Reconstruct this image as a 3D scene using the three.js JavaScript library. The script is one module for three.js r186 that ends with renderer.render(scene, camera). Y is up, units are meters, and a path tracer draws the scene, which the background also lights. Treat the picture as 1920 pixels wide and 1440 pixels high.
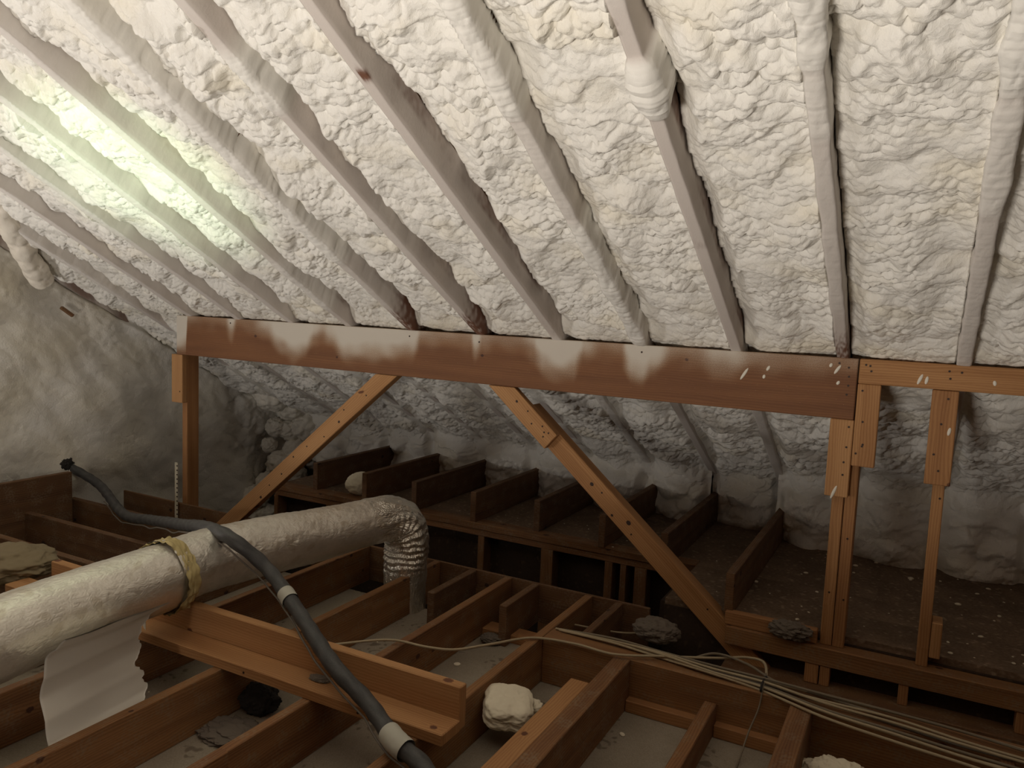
import * as THREE from 'three';
import { mergeGeometries } from 'three/addons/utils/BufferGeometryUtils.js';
import { RectAreaLightUniformsLib } from 'three/addons/lights/RectAreaLightUniformsLib.js';
import { createNoise2D, createNoise3D } from 'simplex-noise';

// ---------- camera, light, exposure ----------
// plan coordinates: X along the purlin, Y height relative to the eye, F horizontal distance towards the eave
const EYE = 1.517;                                  // eye height above the ceiling board between the joists
const P = (X, Y, F) => new THREE.Vector3(X, Y + EYE, -F);
const scene = new THREE.Scene();
scene.background = new THREE.Color(0x000000);
const camera = new THREE.PerspectiveCamera(52.04, 4 / 3, 0.05, 60);
camera.position.copy(P(0, 0, 0));
camera.up.set(-0.0845, 0.9940, -0.0698);
camera.lookAt(P(0, 0, 0).add(new THREE.Vector3(-0.4633, -0.1012, -0.8804)));
camera.updateMatrixWorld();
scene.add(camera);
const renderer = new THREE.WebGLRenderer();
renderer.toneMapping = THREE.LinearToneMapping;
renderer.toneMappingExposure = 1.04;
renderer.shadowMap.enabled = true;
RectAreaLightUniformsLib.init();
// work lights stand on the joists behind and beside the camera and shine up at the foamed roof
// [name, label, position, aim, width, height, intensity, colour]
const LAMPS = [
  ['white flat work light shining up at the left rafters', [-4.25, -0.95, 0.2], [-3.45, 1.0, 0.85], 0.5, 0.4, 58, 0xfffaf5],
  ['white flat work light behind the camera shining up at the foamed roof', [-0.95, -0.95, -0.9], [-0.75, 1.0, 0.1], 0.7, 0.45, 82, 0xfff6ea],
];
const SPOT = { at: [-2.35, -0.75, 0.72], aim: [-2.98, 0.46, 2.2], intensity: 9.5, angle: 0.32, color: 0xe2ffd8 };

// ---------- helpers ----------
function rng(seed) { let a = seed >>> 0; return () => { a = (a + 0x6d2b79f5) | 0; let t = Math.imul(a ^ (a >>> 15), 1 | a); t = (t + Math.imul(t ^ (t >>> 7), 61 | t)) ^ t; return ((t ^ (t >>> 14)) >>> 0) / 4294967296; }; }
const n2 = createNoise2D(rng(11)), n2b = createNoise2D(rng(12)), n3 = createNoise3D(rng(13));
const clamp = (v, a = 0, b = 1) => Math.min(b, Math.max(a, v));
const sstep = (a, b, v) => { const t = clamp((v - a) / (b - a)); return t * t * (3 - 2 * t); };
const lerp = (a, b, t) => a + (b - a) * t;
const used = new Map();
function numbered(n) { const k = used.get(n) || 0; used.set(n, k + 1); return k ? n + '_' + String(k).padStart(3, '0') : n; }
function tag(o, label, category, group, kind) { o.userData.label = label; if (category) o.userData.category = category; if (group) o.userData.group = group; if (kind) o.userData.kind = kind; return o; }
function add(o, name, parent) { o.name = parent ? name : numbered(name); o.castShadow = o.receiveShadow = true; (parent || scene).add(o); return o; }
function mesh(geo, mat, name, parent) { return add(new THREE.Mesh(geo, mat), name, parent); }
function group(name, pos) { const g = add(new THREE.Group(), name); g.position.copy(pos); return g; }

// domes of random size scattered over a grid: the popcorn skin of sprayed foam (0..1)
function hsh(i, j, k) { let h = Math.imul(i, 374761393) ^ Math.imul(j, 668265263) ^ Math.imul(k, 2147483647 ^ 0x5bd1e995); h = Math.imul(h ^ (h >>> 13), 1274126177); return (h ^ (h >>> 16)) >>> 0; }
function domes(x, y, seed) {
  const i0 = Math.floor(x), j0 = Math.floor(y); let best = 0;
  for (let dj = -1; dj <= 1; dj++) for (let di = -1; di <= 1; di++) {
    const h = hsh(i0 + di, j0 + dj, seed), px = i0 + di + (h & 1023) / 1023, py = j0 + dj + ((h >>> 10) & 1023) / 1023, r = 0.50 + 0.38 * ((h >>> 20) & 1023) / 1023;
    const d = r * r - (x - px) ** 2 - (y - py) ** 2;
    if (d > best) best = d;
  }
  return Math.sqrt(best);
}

// ---------- textures ----------
function dataTex(w, h, fn, srgb = true) {
  const d = new Uint8Array(w * h * 4);
  for (let y = 0; y < h; y++) for (let x = 0; x < w; x++) { const c = fn(x, y), i = (y * w + x) * 4; d[i] = clamp(c[0], 0, 255); d[i + 1] = clamp(c[1], 0, 255); d[i + 2] = clamp(c[2], 0, 255); d[i + 3] = 255; }
  const t = new THREE.DataTexture(d, w, h, THREE.RGBAFormat);
  t.wrapS = t.wrapT = THREE.RepeatWrapping; t.magFilter = THREE.LinearFilter; t.minFilter = THREE.LinearMipmapLinearFilter; t.generateMipmaps = true;
  if (srgb) t.colorSpace = THREE.SRGBColorSpace; t.needsUpdate = true; return t;
}
// wood grain: w x h pixels over lu x lv metres
function grain(u, v, knots) {
  let vv = v + 0.006 * n2(u * 1.3, v * 9) + 0.003 * n2(u * 4, v * 20), k = 0;
  for (const [ku, kv, kr] of knots) { const dx = (u - ku) / 2.2, dy = v - kv, q = (dx * dx + dy * dy) / (kr * kr); if (q < 12) { vv += Math.sign(dy || 1) * kr * 0.8 * Math.exp(-q * 0.5); const e = ((u - ku) ** 2 * 0.6 + dy * dy) / (kr * kr); k = Math.max(k, e < 1.4 ? 1 - sstep(0.5, 1.3, e + 0.25 * n2(u * 90, v * 90)) : 0); } }
  const rings = 0.5 + 0.5 * Math.sin(vv * 620 + 3 * n2(u * 0.8, v * 5));
  const fibre = n2b(u * 12, v * 700) * 0.5 + n2b(u * 40, v * 1500) * 0.5;
  return [0.55 * Math.pow(rings, 1.6) + 0.22 * fibre + 0.35 * n2(u * 1.1, v * 14) , k];
}
function woodTexture(light, dark, knotC, seed, nk, contrast = 1, dust = 0) {
  const r = rng(seed), knots = []; for (let i = 0; i < nk; i++) knots.push([0.1 + r() * 1.8, 0.03 + r() * 0.34, 0.006 + r() * 0.010]);
  return dataTex(1024, 512, (x, y) => {
    const u = x / 1024 * 2, v = y / 512 * 0.4; const [g, k] = grain(u + seed, v, knots.map(q => [q[0] + seed, q[1], q[2]]));
    const t = clamp(0.45 + (g - 0.2) * 0.7 * contrast), sp = dust * clamp(n2b(u * 60, v * 60) * 0.6 + n2(u * 7, v * 9) * 0.7);
    return [0, 1, 2].map(i => { let c = lerp(light[i], dark[i], t); c = lerp(c, knotC[i], k * 0.85); return lerp(c, [150, 138, 122][i], sp); });
  });
}
const woodBump = dataTex(1024, 512, (x, y) => { const u = x / 1024 * 2, v = y / 512 * 0.4; const g = 128 + 70 * n2b(u * 14, v * 800) + 40 * n2b(u * 3, v * 200); return [g, g, g]; }, false);
function woodMat(light, dark, knot, seed, nk, contrast, dust, tone = .84) { return new THREE.MeshStandardMaterial({ map: woodTexture(light, dark, knot, seed, nk, contrast, dust), bumpMap: woodBump, bumpScale: 0.0007, roughness: 0.78, color: new THREE.Color().setScalar(tone) }); }
const FIR = [woodMat([194, 148, 100], [160, 113, 69], [92, 52, 32], 3, 5, 1, 0, .98), woodMat([186, 139, 91], [150, 103, 61], [84, 46, 28], 7, 4, 1.1, 0, .98), woodMat([179, 131, 84], [140, 94, 56], [80, 44, 28], 15, 6, 1.1, 0, .98)];
const JOIST = [woodMat([165, 119, 74], [122, 81, 46], [70, 38, 24], 21, 7, 1.15, 0.35), woodMat([157, 111, 68], [114, 73, 42], [66, 36, 22], 27, 7, 1.2, 0.4), woodMat([151, 107, 66], [109, 71, 42], [60, 34, 22], 33, 6, 1.1, 0.45)];
const OLD = [woodMat([136, 98, 62], [92, 61, 37], [50, 30, 22], 41, 4, 1, 0.4), woodMat([126, 90, 57], [84, 56, 35], [46, 28, 20], 45, 4, 1, 0.45)];
const FOAMC = [226, 220, 208];
// purlin face: reddish board with white overspray drifting down from the rafter bays
const MIST = [[-4.06, .75], [-3.98, .7], [-3.96, .1], [-3.87, .03], [-3.65, .03], [-3.59, .25], [-3.54, .03], [-3.44, .05], [-3.31, .2], [-3.19, .5], [-3.11, .65], [-3.03, .5], [-2.96, .2], [-2.9, .15], [-2.85, .2], [-2.74, .55], [-2.59, .5], [-2.42, .45], [-2.31, .35], [-2.26, .12], [-2.13, .08], [-1.97, .08], [-1.94, .3], [-1.9, .1], [-1.83, .05], [-1.71, .05], [-1.63, .15], [-1.57, .45], [-1.49, .55], [-1.42, .45], [-1.37, .15], [-1.28, .05], [-1.2, .08], [-1.14, .4], [-1.09, .5], [-1.05, .3], [-.96, .07], [-.87, .07], [-.78, .2], [-.72, .2], [-.63, .1], [-.44, .07], [-.2, .05]];
function mistDepth(X) { return .06 + mistDepth0(X); }
function mistDepth0(X) { for (let i = 1; i < MIST.length; i++) if (X <= MIST[i][0]) { const [a, b] = MIST[i - 1], [c, d] = MIST[i]; return lerp(b, d, sstep(0, 1, (X - a) / (c - a))); } return .05; }
const PURLIN = { X0: -4.06, X1: -.233, Y0: -.392, Y1: -.154 };
const purlinTex = dataTex(2048, 160, (x, y) => {
  const X = lerp(PURLIN.X0, PURLIN.X1, (x + .5) / 2048), t = 1 - (y + .5) / 160;             // t = 0 at the top edge
  const [g, k] = grain(X + 50, t * .238, [[48.1, .1, .007], [47.2, .17, .006], [49.1, .05, .006], [46.6, .09, .008]]);
  const q = clamp(.45 + (g - .2) * .6); const w = [0, 1, 2].map(i => lerp(lerp([146, 99, 62][i], [110, 69, 41][i], q), [60, 32, 24][i], k * .8));
  const d = mistDepth(X); let m = sstep(d + .34, d - .26, t + .07 * n2(X * 7, t * 2)) * (.35 + .65 * sstep(.03, .3, d));
  const speck = n2b(X * 420, t * 100) * .5 + n2b(X * 160, t * 40) * .5;
  m = clamp(m + speck * .9 * m * (1 - m));
  m = Math.max(m * .93, speck > .82 && t < .8 ? .45 : 0);
  return [0, 1, 2].map(i => lerp(w[i], FOAMC[i], m));
});
const purlinMat = new THREE.MeshStandardMaterial({ map: purlinTex, color: new THREE.Color().setScalar(.88), roughness: .75 });
const boardTex = dataTex(1024, 1024, (x, y) => {
  const u = x / 1024 * 2, v = y / 1024 * 2; const a = n2(u * 2, v * 2) * .5 + n2(u * 7, v * 7) * .3 + n2b(u * 30, v * 30) * .2, s = n2b(u * 120, v * 120);
  const st = sstep(.42, .62, n2(u * 3.1 + 9, v * 3.1) * .7 + n2b(u * 22, v * 22) * .35);
  return [0, 1, 2].map(i => lerp([158, 146, 128][i] + a * 14 + s * 9, [104, 90, 75][i], st * .7));
});
const boardMat = new THREE.MeshStandardMaterial({ map: boardTex, color: new THREE.Color().setScalar(.86), roughness: .92 });
const dustTex = dataTex(512, 512, (x, y) => { const u = x / 512, v = y / 512; const a = n2(u * 4, v * 4) * .5 + n2(u * 14, v * 14) * .3, s = n2b(u * 90, v * 90) * .6 + n2b(u * 200, v * 200) * .4; const c = sstep(.55, .8, n2(u * 40, v * 40)); return [112 + a * 22 + s * 16 + c * 30, 91 + a * 19 + s * 15 + c * 30, 72 + a * 17 + s * 13 + c * 28]; });
dustTex.repeat.set(1, 1);
const dustMat = new THREE.MeshStandardMaterial({ map: dustTex, roughness: .95 });
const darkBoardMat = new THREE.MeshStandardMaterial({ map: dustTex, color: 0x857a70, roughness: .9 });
const foamBump = dataTex(512, 512, (x, y) => { const u = x / 512 * .5, v = y / 512 * .5; const g = 60 + 120 * domes(u * 110, v * 110, 5) + 30 * n2b(u * 300, v * 300); return [g, g, g]; }, false);
const foamMat = new THREE.MeshStandardMaterial({ vertexColors: true, roughness: .6, bumpMap: foamBump, bumpScale: .0022 });
const coatMat = new THREE.MeshStandardMaterial({ vertexColors: true, roughness: .7, bumpMap: foamBump, bumpScale: .0005 });
const chunkMat = new THREE.MeshStandardMaterial({ color: 0xe6dcc4, roughness: .8 });
const nailMat = new THREE.MeshStandardMaterial({ color: 0x3a2a22, roughness: .6, metalness: .4 });
const dripMat = new THREE.MeshStandardMaterial({ color: 0xe4decf, roughness: .6 });
const foilBump = dataTex(512, 512, (x, y) => { const u = x / 512, v = y / 512; const g = 128 + 60 * (1 - 2 * Math.abs(n2(u * 7, v * 16))) + 40 * (1 - 2 * Math.abs(n2b(u * 20, v * 30))); return [g, g, g]; }, false);
const foilTex = dataTex(512, 512, (x, y) => { const u = x / 512, v = y / 512; const a = n2(u * 3, v * 4) * .5 + n2b(u * 12, v * 14) * .3 + n2(u * 60, v * 60) * .2; const st = sstep(.5, .75, n2b(u * 4 + 3, v * 5)); return [0, 1, 2].map(i => lerp([222, 216, 204][i] + a * 12, [190, 178, 156][i], st * .35)); });
const foilMat = new THREE.MeshStandardMaterial({ map: foilTex, bumpMap: foilBump, bumpScale: .0016, metalness: .72, roughness: .4 });
const foilShiny = new THREE.MeshStandardMaterial({ map: foilTex, bumpMap: foilBump, bumpScale: .006, metalness: .8, roughness: .3 });
const woolMat = new THREE.MeshStandardMaterial({ color: 0xb5a473, roughness: 1 });
const pipeTex = dataTex(256, 256, (x, y) => { const u = x / 256, v = y / 256, a = n2(u * 5, v * 5) * .6 + n2b(u * 40, v * 20) * .4; return [66 + a * 14, 65 + a * 14, 64 + a * 13]; });
const pipeMat = new THREE.MeshStandardMaterial({ map: pipeTex, roughness: .6 });
const tapeMat = new THREE.MeshStandardMaterial({ color: 0xb7b5a8, roughness: .7 });
const cableMat = new THREE.MeshStandardMaterial({ color: 0xab9b7e, roughness: .7 });
const cableDust = new THREE.MeshStandardMaterial({ color: 0x7d7260, roughness: .85 });
const cableGrey = new THREE.MeshStandardMaterial({ color: 0x6f675d, roughness: .85 });
const fluffMat = new THREE.MeshStandardMaterial({ color: 0x6f655a, roughness: 1 });
const blackMat = new THREE.MeshStandardMaterial({ color: 0x2b2723, roughness: .9 });

// ---------- lumber ----------
// a chamfered board, grain running along its longest side, base at its centre
const cornerSigns = [-1, 1];
function boardGeo(lx, ly, lz, seed, c = .003, faceUV) {
  const L = [lx, ly, lz], H = L.map(v => v / 2), r = rng(seed), ou = r() * 2, ov = r() * .4, long = L.indexOf(Math.max(...L));
  const pos = [], uv = [], idx = [];
  const tri = (a, b, d) => { // orient outwards
    const n = new THREE.Vector3().subVectors(b, a).cross(new THREE.Vector3().subVectors(d, a)), m = new THREE.Vector3().add(a).add(b).add(d);
    const t = n.dot(m) < 0 ? [a, d, b] : [a, b, d]; const an = [Math.abs(n.x) , Math.abs(n.y), Math.abs(n.z)], ax = an.indexOf(Math.max(...an));
    for (const p of t) { const q = [p.x, p.y, p.z]; idx.push(pos.length / 3); pos.push(...q);
      if (faceUV) uv.push((p.x + H[0]) / lx, (p.y + H[1]) / ly);
      else { let w = [0, 1, 2].filter(i => i !== long && i !== ax)[0]; if (ax === long) { const o = [0, 1, 2].filter(i => i !== long); uv.push(q[o[0]] / 2 * .6 + ou, q[o[1]] / .4 + ov); } else uv.push(q[long] / 2 + ou, (q[w] + ax * .13) / .4 + ov); } } };
  const V = (sx, sy, sz, ax) => new THREE.Vector3(sx * (H[0] - (ax === 0 ? 0 : c)), sy * (H[1] - (ax === 1 ? 0 : c)), sz * (H[2] - (ax === 2 ? 0 : c)));
  for (let ax = 0; ax < 3; ax++) for (const s of cornerSigns) {
    const o = [0, 1, 2].filter(i => i !== ax); const q = [[-1, -1], [1, -1], [1, 1], [-1, 1]].map(([a, b]) => { const e = [0, 0, 0]; e[ax] = s; e[o[0]] = a; e[o[1]] = b; return V(...e, ax); });
    tri(q[0], q[1], q[2]); tri(q[0], q[2], q[3]);
  }
  for (let ax = 0; ax < 3; ax++) { const o = [0, 1, 2].filter(i => i !== ax); for (const s of cornerSigns) for (const t of cornerSigns) { const e = [0, 0, 0]; e[o[0]] = s; e[o[1]] = t; const A = [...e], B = [...e]; A[ax] = -1; B[ax] = 1; const a = V(...A, o[0]), b = V(...B, o[0]), d = V(...B, o[1]), f = V(...A, o[1]); tri(a, b, d); tri(a, d, f); } }
  for (const sx of cornerSigns) for (const sy of cornerSigns) for (const sz of cornerSigns) tri(V(sx, sy, sz, 0), V(sx, sy, sz, 1), V(sx, sy, sz, 2));
  const g = new THREE.BufferGeometry(); g.setAttribute('position', new THREE.Float32BufferAttribute(pos, 3)); g.setAttribute('uv', new THREE.Float32BufferAttribute(uv, 2)); g.computeVertexNormals(); return g;
}
let lumberSeed = 100;
const nailGeo = new THREE.CylinderGeometry(.0042, .0042, .003, 10).rotateX(Math.PI / 2);
// ranges in plan coordinates; nails = list of [X, Y] on the near face
function lumber(name, label, category, X, Y, F, mat, { group: g, nails = [], drips = [], faceUV } = {}) {
  const m = mesh(boardGeo(X[1] - X[0], Y[1] - Y[0], F[1] - F[0], lumberSeed++, .003, faceUV), mat, name);
  m.position.copy(P((X[0] + X[1]) / 2, (Y[0] + Y[1]) / 2, (F[0] + F[1]) / 2));
  const zf = (F[1] - F[0]) / 2;
  for (const [nx, ny] of nails) { const k = mesh(nailGeo, nailMat, 'nail', m); k.position.set(nx - (X[0] + X[1]) / 2, ny - (Y[0] + Y[1]) / 2, zf); }
  for (const [dx, dy, dl] of drips) { const k = mesh(dripGeo, dripMat, 'foam_drip', m); k.position.set(dx - (X[0] + X[1]) / 2, dy - (Y[0] + Y[1]) / 2, zf); k.scale.set(1, dl, 1); k.rotation.z = dx * 9 % .4 - .2; }
  return tag(m, label, category, g);
}
const dripGeo = new THREE.SphereGeometry(.006, 10, 8).scale(1, 1.6, .5);
// a board laid from a to b (plan X,Y in the plane F0..F1)
function slanted(name, label, category, a, b, width, F, mat, opt = {}) {
  const dx = b[0] - a[0], dy = b[1] - a[1], len = Math.hypot(dx, dy);
  const geo = boardGeo(len, width, F[1] - F[0], lumberSeed++), gp = geo.attributes.position, cot = dx / dy;
  for (let i = 0; i < gp.count; i++) { const x = gp.getX(i), en = opt.cuts ?? [1, 1]; if (x > 0 ? en[1] : en[0]) gp.setX(i, x - gp.getY(i) * cot); }
  geo.computeVertexNormals();
  const m = mesh(geo, mat, name, opt.parent);
  if (!opt.parent) { m.position.copy(P((a[0] + b[0]) / 2, (a[1] + b[1]) / 2, (F[0] + F[1]) / 2)); m.rotation.z = Math.atan2(dy, dx); }
  for (const [t, o] of opt.nails || []) { const k = mesh(nailGeo, nailMat, 'nail', m); k.position.set((t - .5) * len, o * width, (F[1] - F[0]) / 2); }
  for (const [t, o, r] of opt.holes || []) { const k = mesh(nailGeo, nailMat, 'knot', m); k.position.set((t - .5) * len, o * width, (F[1] - F[0]) / 2 - .001); k.scale.set(r / .0042, r / .0042 * .85, 1); }
  if (label) tag(m, label, category, opt.group);
  return m;
}

// ---------- the setting ----------
const TH = Math.atan(.551), CT = Math.cos(TH), ST = Math.sin(TH);
const roofY = F => -.148 - .551 * (F - 3.29);        // underside plane of the rafters
const RIDGE = -.6;
function slab(name, X, Y, F, mat, label) { const m = mesh(boardGeo(X[1] - X[0], Y[1] - Y[0], F[1] - F[0], lumberSeed++, .001), mat, name); m.position.copy(P((X[0] + X[1]) / 2, (Y[0] + Y[1]) / 2, (F[0] + F[1]) / 2)); const p = m.geometry.attributes.position, u = m.geometry.attributes.uv, n = m.geometry.attributes.normal;
  for (let i = 0; i < p.count; i++) { const a = [Math.abs(n.getX(i)), Math.abs(n.getY(i)), Math.abs(n.getZ(i))]; const k = a.indexOf(Math.max(...a)); const q = [p.getX(i), p.getY(i), p.getZ(i)]; const o = [0, 1, 2].filter(j => j !== k); u.setXY(i, q[o[0]] / 2, q[o[1]] / 2); }
  return tag(m, label, null, null, 'structure'); }
const FL = -1.517;                                                          // top of the ceiling board below the joists
slab('floor', [-4.9, 3.6], [FL - .1, FL], [-4.4, 3.15], boardMat, 'dusty ceiling board seen from above between the joists');
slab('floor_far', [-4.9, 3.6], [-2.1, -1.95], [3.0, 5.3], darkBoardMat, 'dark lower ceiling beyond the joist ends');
slab('floor_eave', [-3.83, 3.6], [-1.312, -1.283], [3.9, 5.3], dustMat, 'brown dusty ceiling shelf under the eave');
slab('floor_shelf', [-.95, 3.6], [-1.312, -1.283], [3.372, 3.9], dustMat, 'brown dusty ceiling shelf behind the right hand posts');
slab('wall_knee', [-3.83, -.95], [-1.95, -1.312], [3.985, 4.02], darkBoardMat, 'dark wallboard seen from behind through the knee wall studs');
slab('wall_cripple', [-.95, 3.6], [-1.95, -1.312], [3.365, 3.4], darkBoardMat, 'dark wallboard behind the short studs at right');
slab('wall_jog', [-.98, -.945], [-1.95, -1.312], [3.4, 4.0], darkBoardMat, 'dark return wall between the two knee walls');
slab('wall_eave', [-4.9, 3.6], [-2.1, .3], [5.3, 5.42], foamlessMat(), 'outer wall at the eave');
slab('wall_right', [3.5, 3.62], [-2.1, 2.3], [-4.5, 5.4], OLD[0], 'far gable wall outside the picture');
slab('wall_left', [-4.98, -4.86], [-2.1, 2.3], [-4.5, 5.4], foamlessMat(), 'gable wall behind the sprayed foam');
slab('wall_back', [-4.9, 3.6], [-2.1, .2], [-4.5, -4.38], OLD[0], 'wall at the eave behind the camera');
function foamlessMat() { return foamlessMat.m ||= new THREE.MeshStandardMaterial({ color: 0xd8d0c2, roughness: .9 }); }
{ // roof decks, front and back slope
  const len = 6.9;
  for (const s of [1, -1]) {
    const m = mesh(new THREE.BoxGeometry(8.6, .06, len), s > 0 ? foamlessMat() : OLD[1], s > 0 ? 'ceiling' : 'ceiling_back');
    const Fm = RIDGE + s * len / 2 * CT, Ym = roofY(RIDGE) - ST * len / 2 + .2;
    m.position.copy(P(-.65, Ym, Fm)); m.rotation.x = -s * TH; m.rotation.x = s > 0 ? -TH : TH;
    tag(m, s > 0 ? 'roof deck above the foamed rafter bays' : 'opposite roof slope behind the camera', null, null, 'structure');
  }
}

// ---------- rafters and foamed bays ----------
const SPACE = .407, RX = []; for (let k = 2; k >= -12; k--) RX.push(.117 + SPACE * k); RX.reverse();       // 15 rafters, left to right
RX[0] = -4.74;
const NR = RX.length;
// which rafters carry a thick crust of foam, and over which stretch of F: [F from, F to, thickness]
const CRUST = {
  '-4.76': [[1.3, 5, .1]], '-4.36': [[1, 3.2, .35]], '-3.95': [[1, 2.4, .3], [2.4, 5, .15]], '-3.55': [[1, 2.6, .45], [2.6, 5, .2]], '-3.14': [[.8, 2.4, .4], [2.4, 3.3, .2]], '-2.73': [[.8, 2.6, .25], [2.75, 3.15, .5]],
  '-2.33': [[.8, 2.75, .75], [2.75, 3.1, .2]], '-1.92': [[.8, 1.6, .15], [1.74, 1.95, .9], [2.4, 2.7, .15]], '-1.51': [[.8, 1.5, .2], [3.3, 5, .4]], '-1.1': [[.8, 2.05, .95], [2.05, 2.5, .3], [2.5, 3.29, .8]], '-.7': [[.8, 1.75, .3], [3.3, 5, .2]],
  '-.29': [[.8, 1.98, 1.1], [1.98, 2.2, .5], [2.2, 3.0, .2]], '.12': [[.8, 2.1, .9], [2.1, 2.5, .5], [2.5, 3.3, .25]], '.52': [[.8, 3, .5]], '.93': [[.8, 3, .5]],
};
const crustKeys = Object.keys(CRUST).map(Number).sort((a, b) => a - b);
function crust(ri, F) { let s = 0; const list = CRUST[Object.keys(CRUST).find(k => Math.abs(Number(k) - RX[ri]) < .06)] || []; for (const [a, b, t] of list) s = Math.max(s, t * sstep(a - .05, a + .05, F) * sstep(b + .05, b - .05, F)); return s; }
const NRM = new THREE.Vector3(0, -CT, ST), ALONG = new THREE.Vector3(0, -ST, -CT);   // world: out of the roof, and down the slope
const sOf = F => (F - RIDGE) / CT;                                                    // metres along the slope from the ridge
const ORDER = ['first', 'second', 'third', 'fourth', 'fifth', 'sixth', 'seventh', 'eighth', 'ninth', 'tenth', 'eleventh', 'twelfth', 'thirteenth', 'fourteenth', 'fifteenth'];
const rafterLabel = [
  'rafter lying along the left gable wall, its brown side showing above the wall foam',
  'foam-coated rafter between the gable wall and the left end of the wooden purlin',
  'foam-coated rafter ending at the white-sprayed left end of the purlin',
  'pale green-lit foam-coated rafter, first to land on the purlin right of its left end',
  'brightly lit foam-coated rafter through the middle of the pale green patch of light',
  'thinly coated rafter bounding the pale green patch of light on its right',
  'rafter with caterpillar-like ribbed foam, ending in a bare brown tip at the purlin',
  'grey-sprayed rafter with one foam lump near its top and a bare brown tip',
  'smooth grey-sprayed rafter with a small brown knot spot near its top',
  'rafter almost buried in crinkled foam, right of the one with a brown knot spot',
  'smooth grey-sprayed rafter carrying a large round foam bulb',
  'straight rafter with thick foam crust on top and a stained foot by the purlin joint',
  'broad foam-covered rafter nearest the right edge of the photo, landing above the second post scab',
  'foam-covered rafter just beyond the right edge, above the sprayed top plate',
  'outermost foam-covered rafter beyond the right edge',
];
const WOODV = new THREE.Color(0x6e4a38), COATV = new THREE.Color(0xcfc6bf), FOAMV = new THREE.Color(0xebe8e1), CREAMV = new THREE.Color(0xe8dfc8);
function rafter(ri) {
  const X = RX[ri], root = group('rafter', P(X, roofY(RIDGE), RIDGE));
  tag(root, rafterLabel[ri], 'rafter');
  const len = sOf(5.2), m = mesh(boardGeo(.036, .14, len, lumberSeed++), OLD[ri % 2], 'board', root);
  m.position.copy(NRM).multiplyScalar(-.081).addScaledVector(ALONG, len / 2); m.rotation.x = -TH;
  const F0 = ri < 5 ? 1.0 : 1.1, ds = .008, s0 = sOf(F0), n = Math.floor((sOf(5.1) - s0) / ds), M = 26, pos = [], col = [], uv = [], idx = [], c = new THREE.Color();
  for (let i = 0; i <= n; i++) {
    const s = s0 + i * ds, F = RIDGE + s * CT, e0 = crust(ri, F), bl0 = Math.abs(X + .697) < .05 ? Math.sqrt(Math.max(0, 1 - ((F - 2.0) / .095) ** 2)) : 0, e = Math.max(e0, bl0 * .9), nz = n2(s * 3 + ri * 17, ri * 3.3), ring = .5 + .5 * Math.sin(s * 2 * Math.PI / .016 + 2.2 * n2(s * 9, ri) + 1.2 * n2b(s * 30, ri));
    const bulb = Math.abs(X + .697) < .05 ? Math.sqrt(Math.max(0, 1 - ((F - 2.0) / .095) ** 2)) : 0;
    for (let j = 0; j <= M; j++) {
      const q = j / M, side = q < .3 ? -1 : q > .7 ? 1 : 0, a = side ? 0 : (q - .5) / .2;     // bottom: a -1..1
      let x, d; const t = .0035 + .001 * nz + e * (.016 + .005 * nz), w = .019 + t * .8;
      if (side) { const up = (side < 0 ? (.3 - q) : (q - .7)) / .3; x = side * (w - .002 * up - e * .006 * up); d = t - .003 - Math.min(e, 1) * .011 - up * .125; }
      else { const r = Math.abs(a); x = w * (r < .82 ? a : Math.sign(a) * (.82 + .18 * Math.sin((r - .82) / .18 * Math.PI / 2))); d = t - .003 * (r < .82 ? 0 : (1 - Math.cos((r - .82) / .18 * Math.PI / 2))) - Math.min(e, 1) * .011 * r * r; }
      const dm = domes(s / .028, (x + q * .05) / .026 + ri * 7, 60 + ri), fn = e * (.0075 * (ring - .5) * (side ? .4 : 1) + .012 * (dm - .4) * (side ? .8 : .6));
      if (side) x += side * fn; else d += fn;
      d += bulb * (.020 + .004 * (ring - .5) - .016 * a * a) * (side ? 0 : 1) + (side ? bulb * .004 : 0); x += bulb * ((side || a) * (.016 + .004 * (ring - .5)) + .008);
      x += (.0012 + e * .006) * n2b(s * 6, ri * 5 + q * 2);
      pos.push(x, NRM.y * d + ALONG.y * s, NRM.z * d + ALONG.z * s); uv.push(s / .5, q * .22 / .5);
      // how well the spray covers the wood: bare tips by the purlin, thin sides
      let cov = .95 - (side ? .10 : .02) + .10 * n2(s * 2.1 + 5 * ri, q * 2) + e * .3 + .10 * n2b(s * 26, q * 22);
      const tip = { 6: 1, 7: 1.1, 11: .8, 8: .15 }[ri] || 0; cov -= tip * sstep(3.02, 3.27, F) * sstep(3.45, 3.33, F) * (.7 + .4 * n2b(s * 20, q * 9));
      if (ri === 0) cov -= side > 0 || a > .2 ? .55 + .5 * n2(s * 2.2, 4) : 0;
      if (side > 0 && q > .86) cov -= .22 + .25 * n2(s * 1.7, ri * 9);
      if (ri === 8 && !side) cov -= .8 * Math.exp(-(((F - 1.86) / .022) ** 2)) * (a > -.2 ? 1 : 0);
      if (ri === 10 && !side) cov -= .3 * Math.exp(-(((F - 2.62) / .03) ** 2)); if (ri === 12 && !side) cov -= .32 * Math.exp(-(((F - 2.66) / .05) ** 2));
      cov = clamp(cov); c.copy(WOODV).lerp(COATV, sstep(.15, .85, cov)).lerp(FOAMV, clamp(e * 1.4 + bulb)); col.push(c.r, c.g, c.b);
    }
  }
  for (let i = 0; i < n; i++) for (let j = 0; j < M; j++) { const a = i * (M + 1) + j, b = a + M + 1; idx.push(a, a + 1, b, b, a + 1, b + 1); }
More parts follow.
